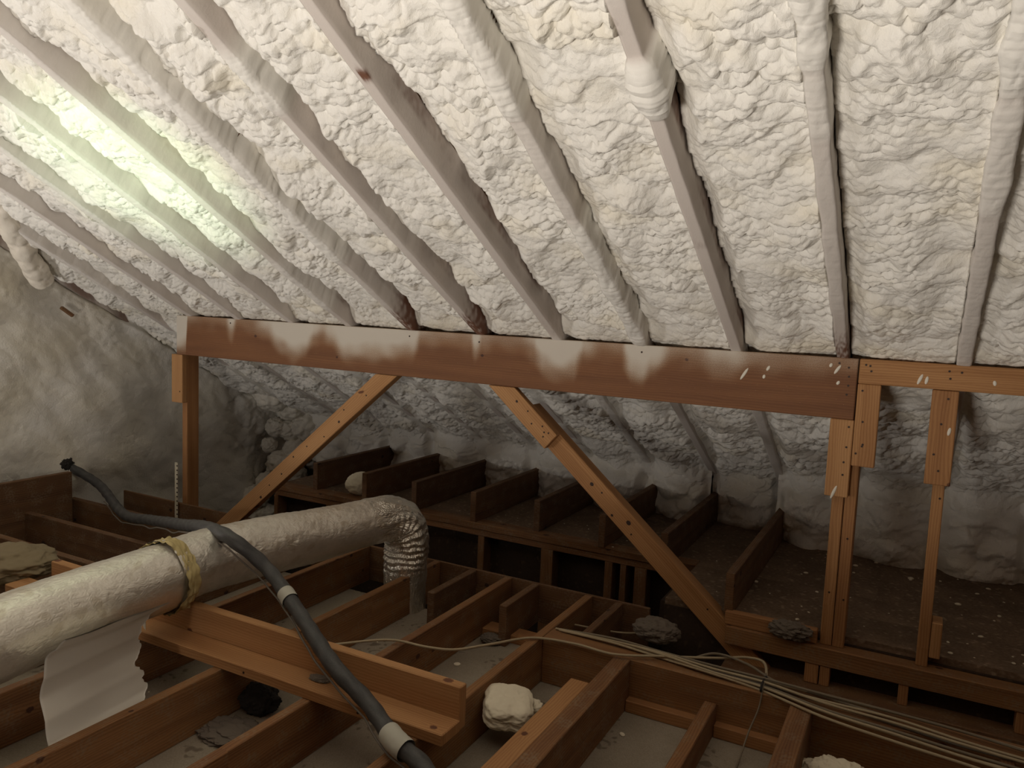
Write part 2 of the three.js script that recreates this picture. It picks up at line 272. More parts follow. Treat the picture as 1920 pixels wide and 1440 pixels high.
  const g = new THREE.BufferGeometry(); g.setAttribute('position', new THREE.Float32BufferAttribute(pos, 3)); g.setAttribute('color', new THREE.Float32BufferAttribute(col, 3)); g.setAttribute('uv', new THREE.Float32BufferAttribute(uv, 2)); g.setIndex(idx); g.computeVertexNormals();
  mesh(g, coatMat, 'foam_coat', root);
}
for (let i = 0; i < NR; i++) rafter(i);

// extra lumps: [X, F, radius, height]
const LUMPS = [[-2.13, 1.70, .10, .055], [-2.05, 1.78, .05, .045], [-2.18, 1.62, .07, .04], [-2.1, 1.82, .05, .04], [-2.75, 1.62, .06, .02], [-.93, 1.80, .05, .03], [-.90, 2.42, .09, .035], [-3.0, 2.35, .07, .03], [-2.95, 2.6, .08, .025], [-.42, 1.78, .08, .025], [-.15, 3.13, .14, .03], [.3, 3.14, .14, .025], [-.5, 3.18, .1, .02]];
const EAVE = X => X > -.1 ? 4.62 : X > -.5 ? 4.70 : X > -1 ? 4.86 : 4.82;
const bayLabel = [
  'narrow dim foam bay against the left gable wall',
  'foam bay left of the white-sprayed left end of the purlin',
  'foam bay above the left end of the purlin',
  'foam bay on the left half of the pale green patch of light',
  'foam bay on the right half of the pale green patch of light',
  'foam bay between the green-lit rafter and the caterpillar-like ribbed rafter',
  'foam bay with a cluster of coarse lumps near the top, right of the ribbed rafter',
  'foam bay right of the rafter with the lump near its top',
  'foam bay right of the rafter with the small brown knot spot',
  'wide rolling foam bay left of the rafter with the round foam bulb',
  'deeply scalloped foam bay right of the round foam bulb',
  'foam bay above the joint where the purlin meets the lighter top plate',
  'foam bay in the top right corner of the photo',
  'foam bay outside the right edge of the photo',
];
const GAP = [.035, .022, .018, .022, .032, .042, .06, .075, .06, .03, .07, .035, .03, .03];
function bay(k) {
  const X0 = RX[k] + .016, X1 = RX[k + 1] - .016, W = X1 - X0, near = X0 > -1.6, root = P(0, 0, 0);
  // stations along the path
  const st = []; let s = sOf(-.55); const Fe = EAVE((X0 + X1) / 2) - .03, s1 = sOf(Fe);
  while (true) { const F = RIDGE + s * CT; st.push(s); s += F < 1.15 ? .03 : F < 3.45 ? (near ? .0046 : .0056) : .0085; if (s > s1 + .75) break; }
  const nx = Math.round(W / (near ? .0052 : .0062));
  // centre line: slope, then a bend down to the shelf
  const line = []; { let F = RIDGE + st[0] * CT, Y = roofY(F); for (let i = 0; i < st.length; i++) { const t = sstep(s1 - .10, s1 + .10, st[i]), ph = lerp(TH, Math.PI / 2 + .02, t); if (i) { const d = st[i] - st[i - 1]; F += Math.cos(ph) * d; Y -= Math.sin(ph) * d; } line.push([F, Y, ph, t]); } }
  const pos = [], col = [], uv = [], idx = [], c = new THREE.Color(); let rows = 0;
  const deep = (k < 4 ? .042 : .052) + .012 * n2(k * 3.1, 1), seed = 200 + k * 13;
  for (let i = 0; i < st.length; i++) {
    const [F, Y, ph, t] = line[i]; if (Y < -1.31) break; rows++;
    const sv = st[i];
    for (let j = 0; j <= nx; j++) {
      const u = j / nx, below = sstep(3.34, 3.5, F), tw = sstep(s1 - .25, s1 - .06, sv), sh = .0165 * below, x = lerp(X0 - sh, X1 + sh, u);
      const wx = x + .006 * n2(x * 9 + k, sv * 9) + .02 * n2b(x * 2, sv * 2 + k), ws = sv + .008 * n2b(x * 8 + 40, sv * 9) + .03 * n2(x * 2.0, sv * 1.6 + k * 3);
      // thickness of the fill over the bay
      let h = -deep + .020 * n2(x * 2.2 + k * 5, sv * 1.3) + .012 * n2b(x * 5 + k * 5, sv * 4);
      h += .018 * Math.sin(Math.PI * u);
      h += below * (.034 + .012 * n2(x * 3, sv * 3));
      h -= GAP[k] * (1 - (k < 9 ? .95 : .75) * below) * (1 - tw) * sstep(.22, .02, u + .04 * n2(sv * 6, k * 2)) * (.85 + .4 * n2(sv * 2.3, k * 7 + 3));
      h += .030 * (1 - below) * sstep(.72, 1, u + .06 * n2(sv * 4 + 9, k)) * (.8 + .5 * n2b(sv * 2, k * 3));
      // passes of the gun: overlapping shelves across the bay
      const ps = ws / (.15 + .03 * n2(k, 3)) + .35 * n2(x * 5 + k * 3, sv * 1.5), fr = ps - Math.floor(ps); h += .013 * (sstep(0, .75, fr) - sstep(.8, 1, fr));
      // popcorn in three sizes, each stronger in some places than in others
      const m1 = sstep(-.35, .55, n2(x * 2.4 + 7 * k, sv * 2.2 + 31) + (F < 2.2 ? .25 : -.1)), m2 = .55 + .45 * n2b(x * 4 + 3 * k, sv * 3.4);
      const far = 1 + .15 * below;
const big = m1 * sstep(2.9, 1.5, F) * .9;
const sz = sstep(-.15, .15, n2(x * 2.1 + 9 * k, sv * 1.9 + 3) + (F < 2.1 ? .25 : -.25));            // coarse or fine beads
      const bA = .0215 * domes(wx / .041, ws / .030, seed) + .0055 * domes(wx / .019, ws / .0145, seed + 2), bB = .0150 * domes(wx / .0265, ws / .0195, seed + 1) + .0030 * domes(wx / .0135, ws / .0105, seed + 3);
      let b = lerp(bB, bA, sz) * (.72 + .42 * m1) * 1.18 * (.5 + .5 * sstep(-.6, .1, n2(x * 1.7 + 60 + k, sv * 2.4 + 8))) + .010 * big * domes(wx / .075, ws / .055, seed + 4);
      const tA = sstep(1.15, 1.3, F); h += (b - .012) * tA * far * (1 - .4 * t);
      for (const [lx, lf, r, lh] of LUMPS) { const q = ((x - lx) ** 2 + ((F - lf) / CT) ** 2) / (r * r); if (q < 4) h += lh * Math.exp(-q * 1.4) * (.7 + .6 * domes(wx / .05, ws / .05, seed + 5)); }
      // next to the purlin the fill meets its top edge
      const pq = Math.exp(-(((F - 3.3) / .07) ** 2)); h = lerp(h, -.012 + (b - .012) * .7, pq * .75);
      // pillow where it turns down at the eave
      h += below * .014 * domes(wx / .12, ws / .038, seed + 8) * (.4 + .6 * n2(x * 3, sv * 4));
      h += t * .055 * (domes(wx / .15 + 3, ws / .10, seed + 7) - .4);
      h += t * (.055 * Math.sin(Math.PI * clamp(u, .02, .98)) + .03 * Math.sin(clamp((-.85 - Y) / .45) * Math.PI) + .02 * n2(x * 4, sv * 4 + k));
      h -= .07 * (1 - below) * sstep(.010, 0, Math.min(u, 1 - u) * W);   // edges curl back behind the rafter coat
      // below the purlin neighbouring fills meet over the rafter, with a notch beside it
      if (below > 0) { const ri = u < .5 ? k : k + 1, de = (u < .5 ? u : 1 - u) * W, proud = ri >= 9 && t < .5 ? -.014 : .004, he = proud + .008 * n2(sv * 5, ri * 4) + t * .035 * (domes(sv / .09, ri * 3.3, 55) - .3); h = lerp(h, he, below * sstep(.055, .012, de)); if (u < .5) h -= below * (1 - t) * .026 * (.5 + .5 * n2b(sv * 4, ri * 7)) * Math.exp(-(((de - .045) / .02) ** 2)); }
      const ov = Math.min(.4 * b, .009) * tA;                                                       // domes sag down the slope
      const nF = -Math.sin(ph), nY = -Math.cos(ph), aF = Math.cos(ph), aY = -Math.sin(ph);
      pos.push(x, Y + nY * h + aY * ov + EYE, -(F + nF * h + aF * ov)); uv.push(x / .5, sv / .5);
      const y1 = sstep(.25, .8, n2(x * 1.7 + 11, sv * 2.6 + k * 2)) * .5 + pq * .35 + .5 * sstep(.35, .75, n2b(x * 3 + 5, sv * 6)) * .5; c.copy(FOAMV).lerp(CREAMV, clamp(y1 * .7 + .08 * n2b(x * 20, sv * 20)));
      col.push(c.r, c.g, c.b);
    }
  }
  for (let i = 0; i < rows - 1; i++) for (let j = 0; j < nx; j++) { const a = i * (nx + 1) + j, b = a + nx + 1; idx.push(a, a + 1, b, b, a + 1, b + 1); }
  const g = new THREE.BufferGeometry(); g.setAttribute('position', new THREE.Float32BufferAttribute(pos, 3)); g.setAttribute('color', new THREE.Float32BufferAttribute(col, 3)); g.setAttribute('uv', new THREE.Float32BufferAttribute(uv, 2)); g.setIndex(idx); g.computeVertexNormals();
  tag(mesh(g, foamMat, 'spray_foam'), bayLabel[k], 'insulation');
}
for (let k = 0; k < NR - 1; k++) bay(k);

// foam on the gable wall: broad folds, popcorn and a heap of lumps in the eave corner
{
  const d = .011, F0 = .9, F1 = 5.05, Ylo = -1.8, pos = [], col = [], uv = [], idx = [], nF = Math.round((F1 - F0) / d), nY = 230, c = new THREE.Color();
  for (let i = 0; i <= nF; i++) for (let j = 0; j <= nY; j++) {
    const F = F0 + i * d, top = roofY(F) + .02, Y = lerp(top, Ylo, j / nY), a = F * 1, b = Y;
    const e1 = a * .6 + b * .8, e2 = b * .6 - a * .8; let h = .035 * n2(e1 * 1.2, e2 * .8 + 20) + .020 * n2b(e1 * 3.2 + .3 * n2(a, b), e2 * 1.3) + .006 * n2(e1 * 8, e2 * 4);
    const pop = sstep(-.6, .2, Y + .3 * n2(a * 1.5, b)) * .85 + .15; h += pop * (.015 * domes(a / .06, b / .05, 91) + .007 * domes(a / .03, b / .026, 92)); h += .0025 * domes(a / .025, b / .03, 93);
    h += .014 * domes(e2 / .17 + .4 * n2(a * 2, b * 2), e1 / .06, 97) * (.35 + .65 * n2(a * 1.4 + 7, b * 1.6));
    // bulky corner
    { const wf = F + .05 * n2(F * 6, Y * 6), wy = Y + .05 * n2b(F * 6, Y * 6); const mk = sstep(4.34, 4.6, wf + .25 * clamp(-1.1 - wy, 0, .6)) * (.35 + .65 * sstep(-1.75, -1.1, wy)) + .9 * Math.exp(-(((wf - 4.42) / .15) ** 2) - (((wy + .84) / .18) ** 2)); const kk = Math.min(mk, 1.15);
      h += .3 * kk * (.05 + .17 * domes(wf / .22 + .3, wy / .20, 94) + .055 * domes(wf / .085, wy / .075, 95) + .016 * domes(F / .032, Y / .028, 96)); }
    h += .05 * sstep(3.0, 2.2, F) * sstep(.2, -.2, Y) * sstep(-1.0, -.6, Y) * (.6 + .6 * n2(a * 2, b * 2));
    h += .10 * Math.exp(-(((F - 3.02) / .12) ** 2) - (((Y + 1.2) / .1) ** 2)) * .4;
    pos.push(-4.74 + .04 + h - .05 * sstep(.05, 0, top - Y), Y + EYE, -F); uv.push(F / .5, Y / .5);
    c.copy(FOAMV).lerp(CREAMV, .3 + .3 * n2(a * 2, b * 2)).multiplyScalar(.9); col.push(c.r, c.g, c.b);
  }
  for (let i = 0; i < nF; i++) for (let j = 0; j < nY; j++) { const a = i * (nY + 1) + j, b = a + nY + 1; idx.push(a, a + 1, b, b, a + 1, b + 1); }
  const g = new THREE.BufferGeometry(); g.setAttribute('position', new THREE.Float32BufferAttribute(pos, 3)); g.setAttribute('color', new THREE.Float32BufferAttribute(col, 3)); g.setAttribute('uv', new THREE.Float32BufferAttribute(uv, 2)); g.setIndex(idx); g.computeVertexNormals();
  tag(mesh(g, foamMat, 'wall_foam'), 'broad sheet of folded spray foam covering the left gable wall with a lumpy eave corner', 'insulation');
}

// lump-skinned blob: an icosphere pushed out by fn(direction) -> radius, then scaled
function blob(detail, sx, sy, sz, amp, freq, seed, shape) {
  const g = new THREE.IcosahedronGeometry(1, detail), p = g.attributes.position, v = new THREE.Vector3(); 
  for (let i = 0; i < p.count; i++) { v.fromBufferAttribute(p, i).normalize(); let r = 1 + amp * n3(v.x * freq + seed, v.y * freq, v.z * freq) + amp * .4 * n3(v.x * freq * 2.7, v.y * freq * 2.7 + seed, v.z * freq * 2.7) + amp * .15 * n3(v.x * freq * 8, v.y * freq * 8, v.z * freq * 8 + seed); if (shape) r *= shape(v); p.setXYZ(i, v.x * r * sx, v.y * r * sy, v.z * r * sz); }
  g.computeVertexNormals(); smooth(g); return g;
}
function smooth(g) { // shared normals where points coincide
  const p = g.attributes.position, n = g.attributes.normal, m = new Map(); const key = i => Math.round(p.getX(i) * 2e4) + ',' + Math.round(p.getY(i) * 2e4) + ',' + Math.round(p.getZ(i) * 2e4);
  for (let i = 0; i < p.count; i++) { const k = key(i), e = m.get(k) || [0, 0, 0]; e[0] += n.getX(i); e[1] += n.getY(i); e[2] += n.getZ(i); m.set(k, e); }
  for (let i = 0; i < p.count; i++) { const e = m.get(key(i)), l = Math.hypot(...e) || 1; n.setXYZ(i, e[0] / l, e[1] / l, e[2] / l); }
}

{ // heap of foam balls in the eave corner
  const balls = [[-4.50, -0.79, 4.54, .125], [-4.45, -0.90, 4.69, .102], [-4.45, -0.83, 4.87, .078], [-4.38, -1.05, 4.78, .112], [-4.35, -1.03, 4.95, .105], [-4.35, -1.21, 5.02, .098], [-4.42, -1.25, 4.75, .112], [-4.38, -1.33, 4.90, .097], [-4.50, -1.35, 4.64, .103], [-4.55, -1.50, 4.56, .094], [-4.48, -1.55, 4.67, .095], [-4.60, -1.60, 4.47, .093], [-4.55, -1.75, 4.53, .085], [-4.62, -1.79, 4.44, .076], [-4.50, -0.69, 4.62, .067], [-4.45, -0.71, 4.74, .060], [-4.55, -1.83, 4.48, .076], [-4.48, -1.08, 4.72, .086], [-4.35, -0.93, 5.05, .071], [-4.42, -0.74, 4.93, .061], [-4.56, -1.06, 4.64, .077], [-4.45, -1.45, 4.76, .078], [-4.30, -1.08, 5.09, .080], [-4.66, -1.70, 4.42, .068], [-4.58, -1.20, 4.59, .060]];
  const geos = balls.map(([x, y, f, r], i) => { const g = blob(15, r * 1.08, r, r * 1.08, .10, 1.8, i * 3.7, v => .93 + .14 * domes(v.x * 2.6 + i, v.y * 3.4 + v.z * 2.2, 120 + i)); const p = P(x, y, f); g.translate(p.x, p.y, p.z); return g; });
  tag(mesh(mergeGeometries(geos), new THREE.MeshStandardMaterial({ color: 0xe4dfd3, roughness: .65 }), 'foam_heap'), 'heap of round foam lumps in the far left eave corner behind the left brace', 'insulation');
}

// ---------- purlin wall ----------
lumber('purlin', 'long reddish-brown wooden purlin streaked with white foam overspray', 'beam', [PURLIN.X0, PURLIN.X1], [PURLIN.Y0, PURLIN.Y1], [3.29, 3.328], purlinMat, { faceUV: true,
  nails: [[-.30, -.175], [-.265, -.19], [-.262, -.225], [-.262, -.26], [-.265, -.295], [-2.33, -.185], [-1.92, -.19], [-1.1, -.185], [-3.6, -.18]],
  drips: [[-.658, -.245, 3], [-.565, -.215, 1.2], [-.579, -.25, .9], [-.305, -.2, 2.2], [-.299, -.252, .9], [-.33, -.185, .9]] });
lumber('top_plate', 'lighter wooden top plate continuing right of the purlin joint', 'plate', [-.228, 3.4], [-.248, -.153], [3.29, 3.328], FIR[1], { nails: [[-.205, -.175], [-.19, -.178], [-.185, -.198], [.075, -.178], [.08, -.205], [.115, -.18]], drips: [[-.018, -.215, 2.2], [.004, -.217, 1.6], [.22, -.21, 1]] });
lumber('scab_board', 'short wooden scab board under the left end of the purlin', 'board', [-4.105, -4.01], [-.69, -.393], [3.29, 3.328], FIR[0], { nails: [[-4.03, -.62]] });
lumber('scab_board', 'short wooden scab board under the right end of the purlin, lower of the adjoining pair', 'board', [-.316, -.230], [-.70, -.393], [3.29, 3.328], FIR[0], { nails: [[-.247, -.42], [-.25, -.50], [-.255, -.56], [-.255, -.61]], drips: [[-.282, -.683, 3]] });
lumber('scab_board', 'short wooden scab board under the top plate, touching the purlin joint', 'board', [-.228, -.146], [-.57, -.249], [3.29, 3.328], FIR[1], { nails: [[-.21, -.275], [-.2, -.395], [-.195, -.49], [-.193, -.483], [-.215, -.52]] });
lumber('scab_board', 'short wooden scab board under the top plate, on the second post from the joint', 'board', [.026, .113], [-.604, -.25], [3.29, 3.328], FIR[2], { nails: [[.08, -.28], [.065, -.375], [.05, -.49], [.07, -.55]], drips: [[.093, -.4, 1.6]] });
lumber('post', 'slim wooden post standing below the left end of the purlin', 'post', [-4.055, -4.012], [-1.50, -.393], [3.328, 3.418], FIR[2]);
lumber('post', 'left one of the paired wooden posts below the purlin joint', 'post', [-.290, -.246], [-1.32, -.393], [3.328, 3.418], FIR[1], { nails: [[-.27, -1.1]] });
lumber('post', 'right one of the paired wooden posts below the purlin joint', 'post', [-.243, -.200], [-1.32, -.249], [3.328, 3.418], FIR[2], { nails: [[-.22, -.87], [-.215, -1.12]] });
lumber('post', 'single wooden post at right, below the scab board on the top plate', 'post', [.058, .098], [-1.32, -.25], [3.328, 3.418], FIR[1], { nails: [[.085, -.66]] });
lumber('block', 'short wooden block beside the foot of the single right post', 'block', [.100, .137], [-1.28, -1.14], [3.328, 3.418], FIR[0]);
slanted('brace', 'long diagonal wooden brace leaning from the purlin down to the left', 'brace', [-2.475, -.394], [-3.79, -1.517], .09, [3.295, 3.355], FIR[0], { nails: [[.1, .1], [.2, -.2], [.32, .2], [.4, -.1], [.62, .1]], holes: [[.24, .15, .008], [.68, .3, .009], [.55, .1, .006], [.47, -.2, .006]] });
{
  const a = [-1.79, -.394], b = [-.535, -1.49], u = [(b[0] - a[0]), (b[1] - a[1])], L = Math.hypot(...u);
  slanted('brace', 'lower long piece of the diagonal wooden brace leaning down to the right', 'brace', [a[0] + u[0] * .1, a[1] + u[1] * .1], b, .092, [3.328, 3.40], FIR[1], { cuts: [0, 1], nails: [[.35, .1], [.5, -.2], [.8, .2]], holes: [[.31, 0, .010], [.47, .1, .012], [.42, -.3, .007], [.9, .1, .011]] });
  slanted('brace_scab', 'short upper piece lapped over the diagonal brace that leans to the right', 'brace', a, [a[0] + u[0] * .218, a[1] + u[1] * .218], .094, [3.29, 3.328], FIR[0], { cuts: [1, 0], nails: [[.5, .2], [.65, -.1], [.78, .25], [.85, .1], [.88, -.1], [.9, .25]], holes: [[.3, .1, .007]] });
}
lumber('bottom_plate', 'horizontal wooden plate under the right hand posts', 'plate', [-.66, 3.4], [-1.396, -1.32], [3.29, 3.39], JOIST[0]);
lumber('short_board', 'short board on the plate at the foot of the paired posts', 'board', [-.67, -.30], [-1.319, -1.262], [3.31, 3.349], FIR[2]);
for (const [x0, x1, l] of [[-.335, -.283, 'reddish short stud under the plate below the paired posts, wider one'], [-.278, -.240, 'short stud under the plate below the paired posts, narrower one right of a dark crack'], [.008, .043, 'short stud under the plate below the single right post'], [.395, .45, 'short stud under the plate at the right edge of the photo']]) lumber('short_stud', l, 'stud', [x0, x1], [-1.479, -1.396], [3.295, 3.36], FIR[2]);
lumber('sole_plate', 'dusty sole plate below the short studs at right', 'plate', [-.66, 3.4], [-1.56, -1.479], [3.24, 3.362], OLD[0]);

// ---------- eave shelf and its knee wall ----------
lumber('wall_plate', 'upper of two stacked plates along the edge of the dark eave shelf', 'plate', [-3.83, -.95], [-1.316, -1.278], [3.885, 3.98], JOIST[2]);
lumber('wall_plate', 'lower of two stacked plates along the edge of the dark eave shelf', 'plate', [-3.83, -.95], [-1.355, -1.317], [3.895, 3.98], JOIST[1]);
for (const [x0, x1, l] of [[-3.84, -3.805, 'end stud of the far knee wall beside the lumpy foam corner'], [-3.385, -3.305, 'knee wall stud showing left of the foil duct'], [-2.232, -2.19, 'slim knee wall stud right of the duct elbow'], [-1.822, -1.748, 'wide knee wall stud in the middle, facing the joist ends'], [-1.44, -1.396, 'left one of three close knee wall studs'], [-1.352, -1.318, 'middle one of three close knee wall studs'], [-1.272, -1.205, 'right one of three close knee wall studs']]) lumber('wall_stud', l, 'stud', [x0, x1], [-1.95, -1.355], [3.895, 3.984], JOIST[2]);
lumber('wall_stud', 'dim stud behind the foot of the right-leaning brace', 'stud', [-.945, -.90], [-1.95, -1.312], [3.5, 3.59], OLD[1]);
[[-.662, 3.33, 'nearest'], [-1.08, 3.75, 'second'], [-1.461, 3.88, 'third'], [-1.88, 3.94, 'fourth'], [-2.27, 3.89, 'fifth'], [-2.69, 3.89, 'sixth'], [-3.07, 3.89, 'seventh'], [-3.51, 3.93, 'last']].forEach(([x, f, o], i) => lumber('eave_joist', ['dark short joist on the eave shelf, closest to the paired posts', 'dark eave shelf joist partly behind the right-leaning brace, second from the posts', 'dark eave shelf joist crossed by the right-leaning brace, third from the posts', 'dark eave shelf joist with a lighter cut end, just left of the right-leaning brace', 'dark eave shelf joist, second left of the right-leaning brace', 'dark eave shelf joist behind the duct elbow', 'dark eave shelf joist with a white foam scrap against its left side', 'dark eave shelf joist farthest left, beside the lumpy foam corner'][i], 'joist', [x - .019, x + .019], [-1.282, -1.10], [f, 4.98], OLD[i % 2], { group: 'short joists on the eave shelf' }));

// ---------- floor joists ----------
const JT = -1.327;
lumber('floor_joist', 'floor joist under the foil duct, its dark side showing below it', 'joist', [-2.60, -2.562], [FL, JT], [.3, 3.31], JOIST[1]);
lumber('floor_joist', 'knotty floor joist beside the white curved sheet, continuing under the nailed lumber pair', 'joist', [-2.15, -2.112], [FL, JT], [.3, 3.31], JOIST[0]);
lumber('floor_joist', 'floor joist passing under the middle of the nailed lumber pair', 'joist', [-1.735, -1.697], [FL, JT], [.3, 3.31], JOIST[1]);
lumber('floor_joist', 'floor joist under the right end of the nailed lumber pair, beside the white foam chunk', 'joist', [-1.312, -1.273], [FL, JT], [.3, 3.31], JOIST[0]);
lumber('floor_joist', 'broad-topped floor joist right of the white foam chunk, meeting the cable-laden header', 'joist', [-.965, -.900], [FL, JT], [.3, 2.775], JOIST[2]);
lumber('loose_board', 'loose board lying along the left side of the broad-topped floor joist', 'board', [-1.040, -.967], [JT - .045, JT - .007], [.5, 2.53], FIR[1]);
lumber('low_joist', 'low slim joist between the two broad-topped joists', 'joist', [-.612, -.567], [FL, -1.407], [.5, 2.775], JOIST[1]);
lumber('floor_joist', 'broad-topped floor joist at lower right under the cables, beside the pale foam piece', 'joist', [-.315, -.245], [FL, JT], [.5, 2.775], JOIST[2]);
lumber('floor_joist', 'floor joist outside the lower right corner', 'joist', [.30, .34], [FL, JT], [.5, 2.775], JOIST[1]);
lumber('header', 'long header board carrying the white cable bundle', 'header', [-1.272, 3.4], [FL, JT], [2.776, 2.885], JOIST[0]);
lumber('ledger', 'narrow ledger strip along the foot of the header, left of the low slim joist', 'strip', [-.899, -.613], [FL, -1.470], [2.735, 2.775], FIR[2]);
lumber('ledger', 'narrow ledger strip along the foot of the header, right of the low slim joist', 'strip', [-.566, -.316], [FL, -1.470], [2.735, 2.775], FIR[2]);
lumber('rim_board', 'thin rim board closing the far ends of the floor joists', 'joist', [-4.6, -1.0], [FL, JT], [3.312, 3.327], OLD[0]);
lumber('filler_joist', 'thin mid-bay board near the rim, left of the middle joist', 'joist', [-1.935, -1.897], [FL, JT - .002], [2.93, 3.31], OLD[1]);
lumber('filler_joist', 'thin mid-bay board near the rim, between the middle joist and the foam chunk joist', 'joist', [-1.585, -1.547], [FL, JT - .002], [2.98, 3.31], OLD[0]);
lumber('filler_joist', 'thin mid-bay board near the rim, right of the foam chunk joist', 'joist', [-1.16, -1.125], [FL, JT - .002], [2.886, 3.31], OLD[0]);
lumber('cross_block', 'flat crosspiece on the ceiling board between two joists near the rim', 'block', [-1.696, -1.313], [FL, -1.479], [3.03, 3.12], FIR[2]);
lumber('floor_joist', 'dim floor joist left of the foil duct that the side joists butt into', 'joist', [-3.06, -3.02], [FL, JT - .002], [.6, 3.31], OLD[0]);
[[3.01, 'dim side joist farthest back beside the gable wall'], [2.67, 'dim side joist below the black pipe, second from the back'], [2.33, 'dim side joist near the duct joint, third from the back'], [1.98, 'dim side joist behind the tan batt scrap']].forEach(([f, l], i) => lumber('side_joist', l, 'joist', [-4.72, -3.061], [FL, JT], [f - .019, f + .019], OLD[i % 2]));
lumber('gable_board', 'dark board along the foot of the gable wall foam at far left', 'board', [-4.60, -4.562], [FL, -1.135], [.5, 2.94], OLD[1]);
lumber('strongback', 'orange wooden board on edge, the upright of the nailed lumber pair', 'board', [-3.26, -1.187], [JT + .0, JT + .141], [2.0, 2.038], FIR[0]);
lumber('strongback_flat', 'orange wooden board lying flat in front of the upright board', 'board', [-3.42, -1.183], [JT, JT + .038], [1.895, 1.999], FIR[1], { nails: [[-2.0, -1.31], [-1.5, -1.31]] });

// ---------- foil duct ----------
function sweep(pts, rad, M, seg, wob, seed, t0 = 0, t1 = 1) {
  const curve = new THREE.CatmullRomCurve3(pts, false, 'centripetal'), fr = curve.computeFrenetFrames(seg, false), pos = [], uv = [], idx = []; const len = curve.getLength();
  let N = null; const T0 = curve.getTangentAt(0); N = new THREE.Vector3(0, 1, 0).addScaledVector(T0, -T0.y).normalize();
  for (let i = 0; i <= seg; i++) {
    const t = i / seg, p = curve.getPointAt(t), T = curve.getTangentAt(t); N.addScaledVector(T, -N.dot(T)).normalize(); const B = new THREE.Vector3().crossVectors(T, N);
    for (let j = 0; j <= M; j++) { const a = j / M * Math.PI * 2, r = rad(t, a) * (1 + wob(t * len, a)); pos.push(p.x + (N.x * Math.cos(a) + B.x * Math.sin(a)) * r, p.y + (N.y * Math.cos(a) + B.y * Math.sin(a)) * r, p.z + (N.z * Math.cos(a) + B.z * Math.sin(a)) * r); uv.push(t * len / .5, j / M * 1.6); }
  }
  for (let i = 0; i < seg; i++) for (let j = 0; j < M; j++) { const a = i * (M + 1) + j, b = a + M + 1; idx.push(a, b, a + 1, b, b + 1, a + 1); }
  const g = new THREE.BufferGeometry(); g.setAttribute('position', new THREE.Float32BufferAttribute(pos, 3)); g.setAttribute('uv', new THREE.Float32BufferAttribute(uv, 2)); g.setIndex(idx); g.computeVertexNormals(); smooth(g); return g;
}
{
  const root = group('duct', new THREE.Vector3()); tag(root, 'silver foil-wrapped round duct with a yellow insulation band at its joint', 'duct');
  const crumple = (k, s) => (t, a) => k * (.5 * n3(t * 7, Math.cos(a) * 2.2 + s, Math.sin(a) * 2.2) + .35 * (1 - 2 * Math.abs(n3(t * 16 + s, Math.cos(a) * 3, Math.sin(a) * 3))) + .2 * (1 - 2 * Math.abs(n3(t * 40, Math.cos(a) * 6 + s, Math.sin(a) * 6))));
  mesh(sweep([P(-2.22, -1.06, .55), P(-2.34, -1.06, 1.1), P(-2.41, -1.06, 1.5), P(-2.425, -1.058, 1.93)], () => .124, 72, 200, crumple(.016, 1), 1), foilMat, 'foil_sleeve', root);
  mesh(sweep([P(-2.43, -1.055, 1.90), P(-2.43, -1.05, 2.1), P(-2.40, -1.055, 2.35), P(-2.345, -1.065, 2.65), P(-2.265, -1.055, 2.95)], t => .121 + .012 * Math.exp(-((t / .05) ** 2)) - .012 * sstep(.5, 1, t), 72, 220, crumple(.026, 5), 2), foilMat, 'foil_sleeve', root);
  mesh(sweep([P(-2.425, -1.058, 1.895), P(-2.428, -1.057, 1.955)], (t, a) => .137 + .004 * Math.sin(a * 5) + .006 * n3(t, Math.cos(a) * 4, Math.sin(a) * 4), 64, 16, (t, a) => .05 * n3(t * 60, Math.cos(a) * 8, Math.sin(a) * 8), 3), woolMat, 'insulation_band', root);
  mesh(sweep([P(-2.28, -1.056, 2.90), P(-2.235, -1.055, 3.02), P(-2.205, -1.085, 3.09), P(-2.19, -1.16, 3.115), P(-2.19, -1.30, 3.115), P(-2.19, -1.53, 3.115)], t => .109 - .006 * t, 64, 200, (t, a) => { const c = sstep(.08, .2, t) * sstep(.5, .35, t) * (Math.abs(Math.atan2(Math.sin(a - 3.1), Math.cos(a - 3.1))) < 1.9 ? 1 : .3); return .05 * n3(t * 9, Math.cos(a) * 3, Math.sin(a) * 3) + c * .08 * (1 - 2 * Math.abs(((t / .032 + .3 * n2(t * 8, Math.cos(a) * 2)) % 1) - .5) * 1.6); }, 4), foilShiny, 'elbow', root);
}

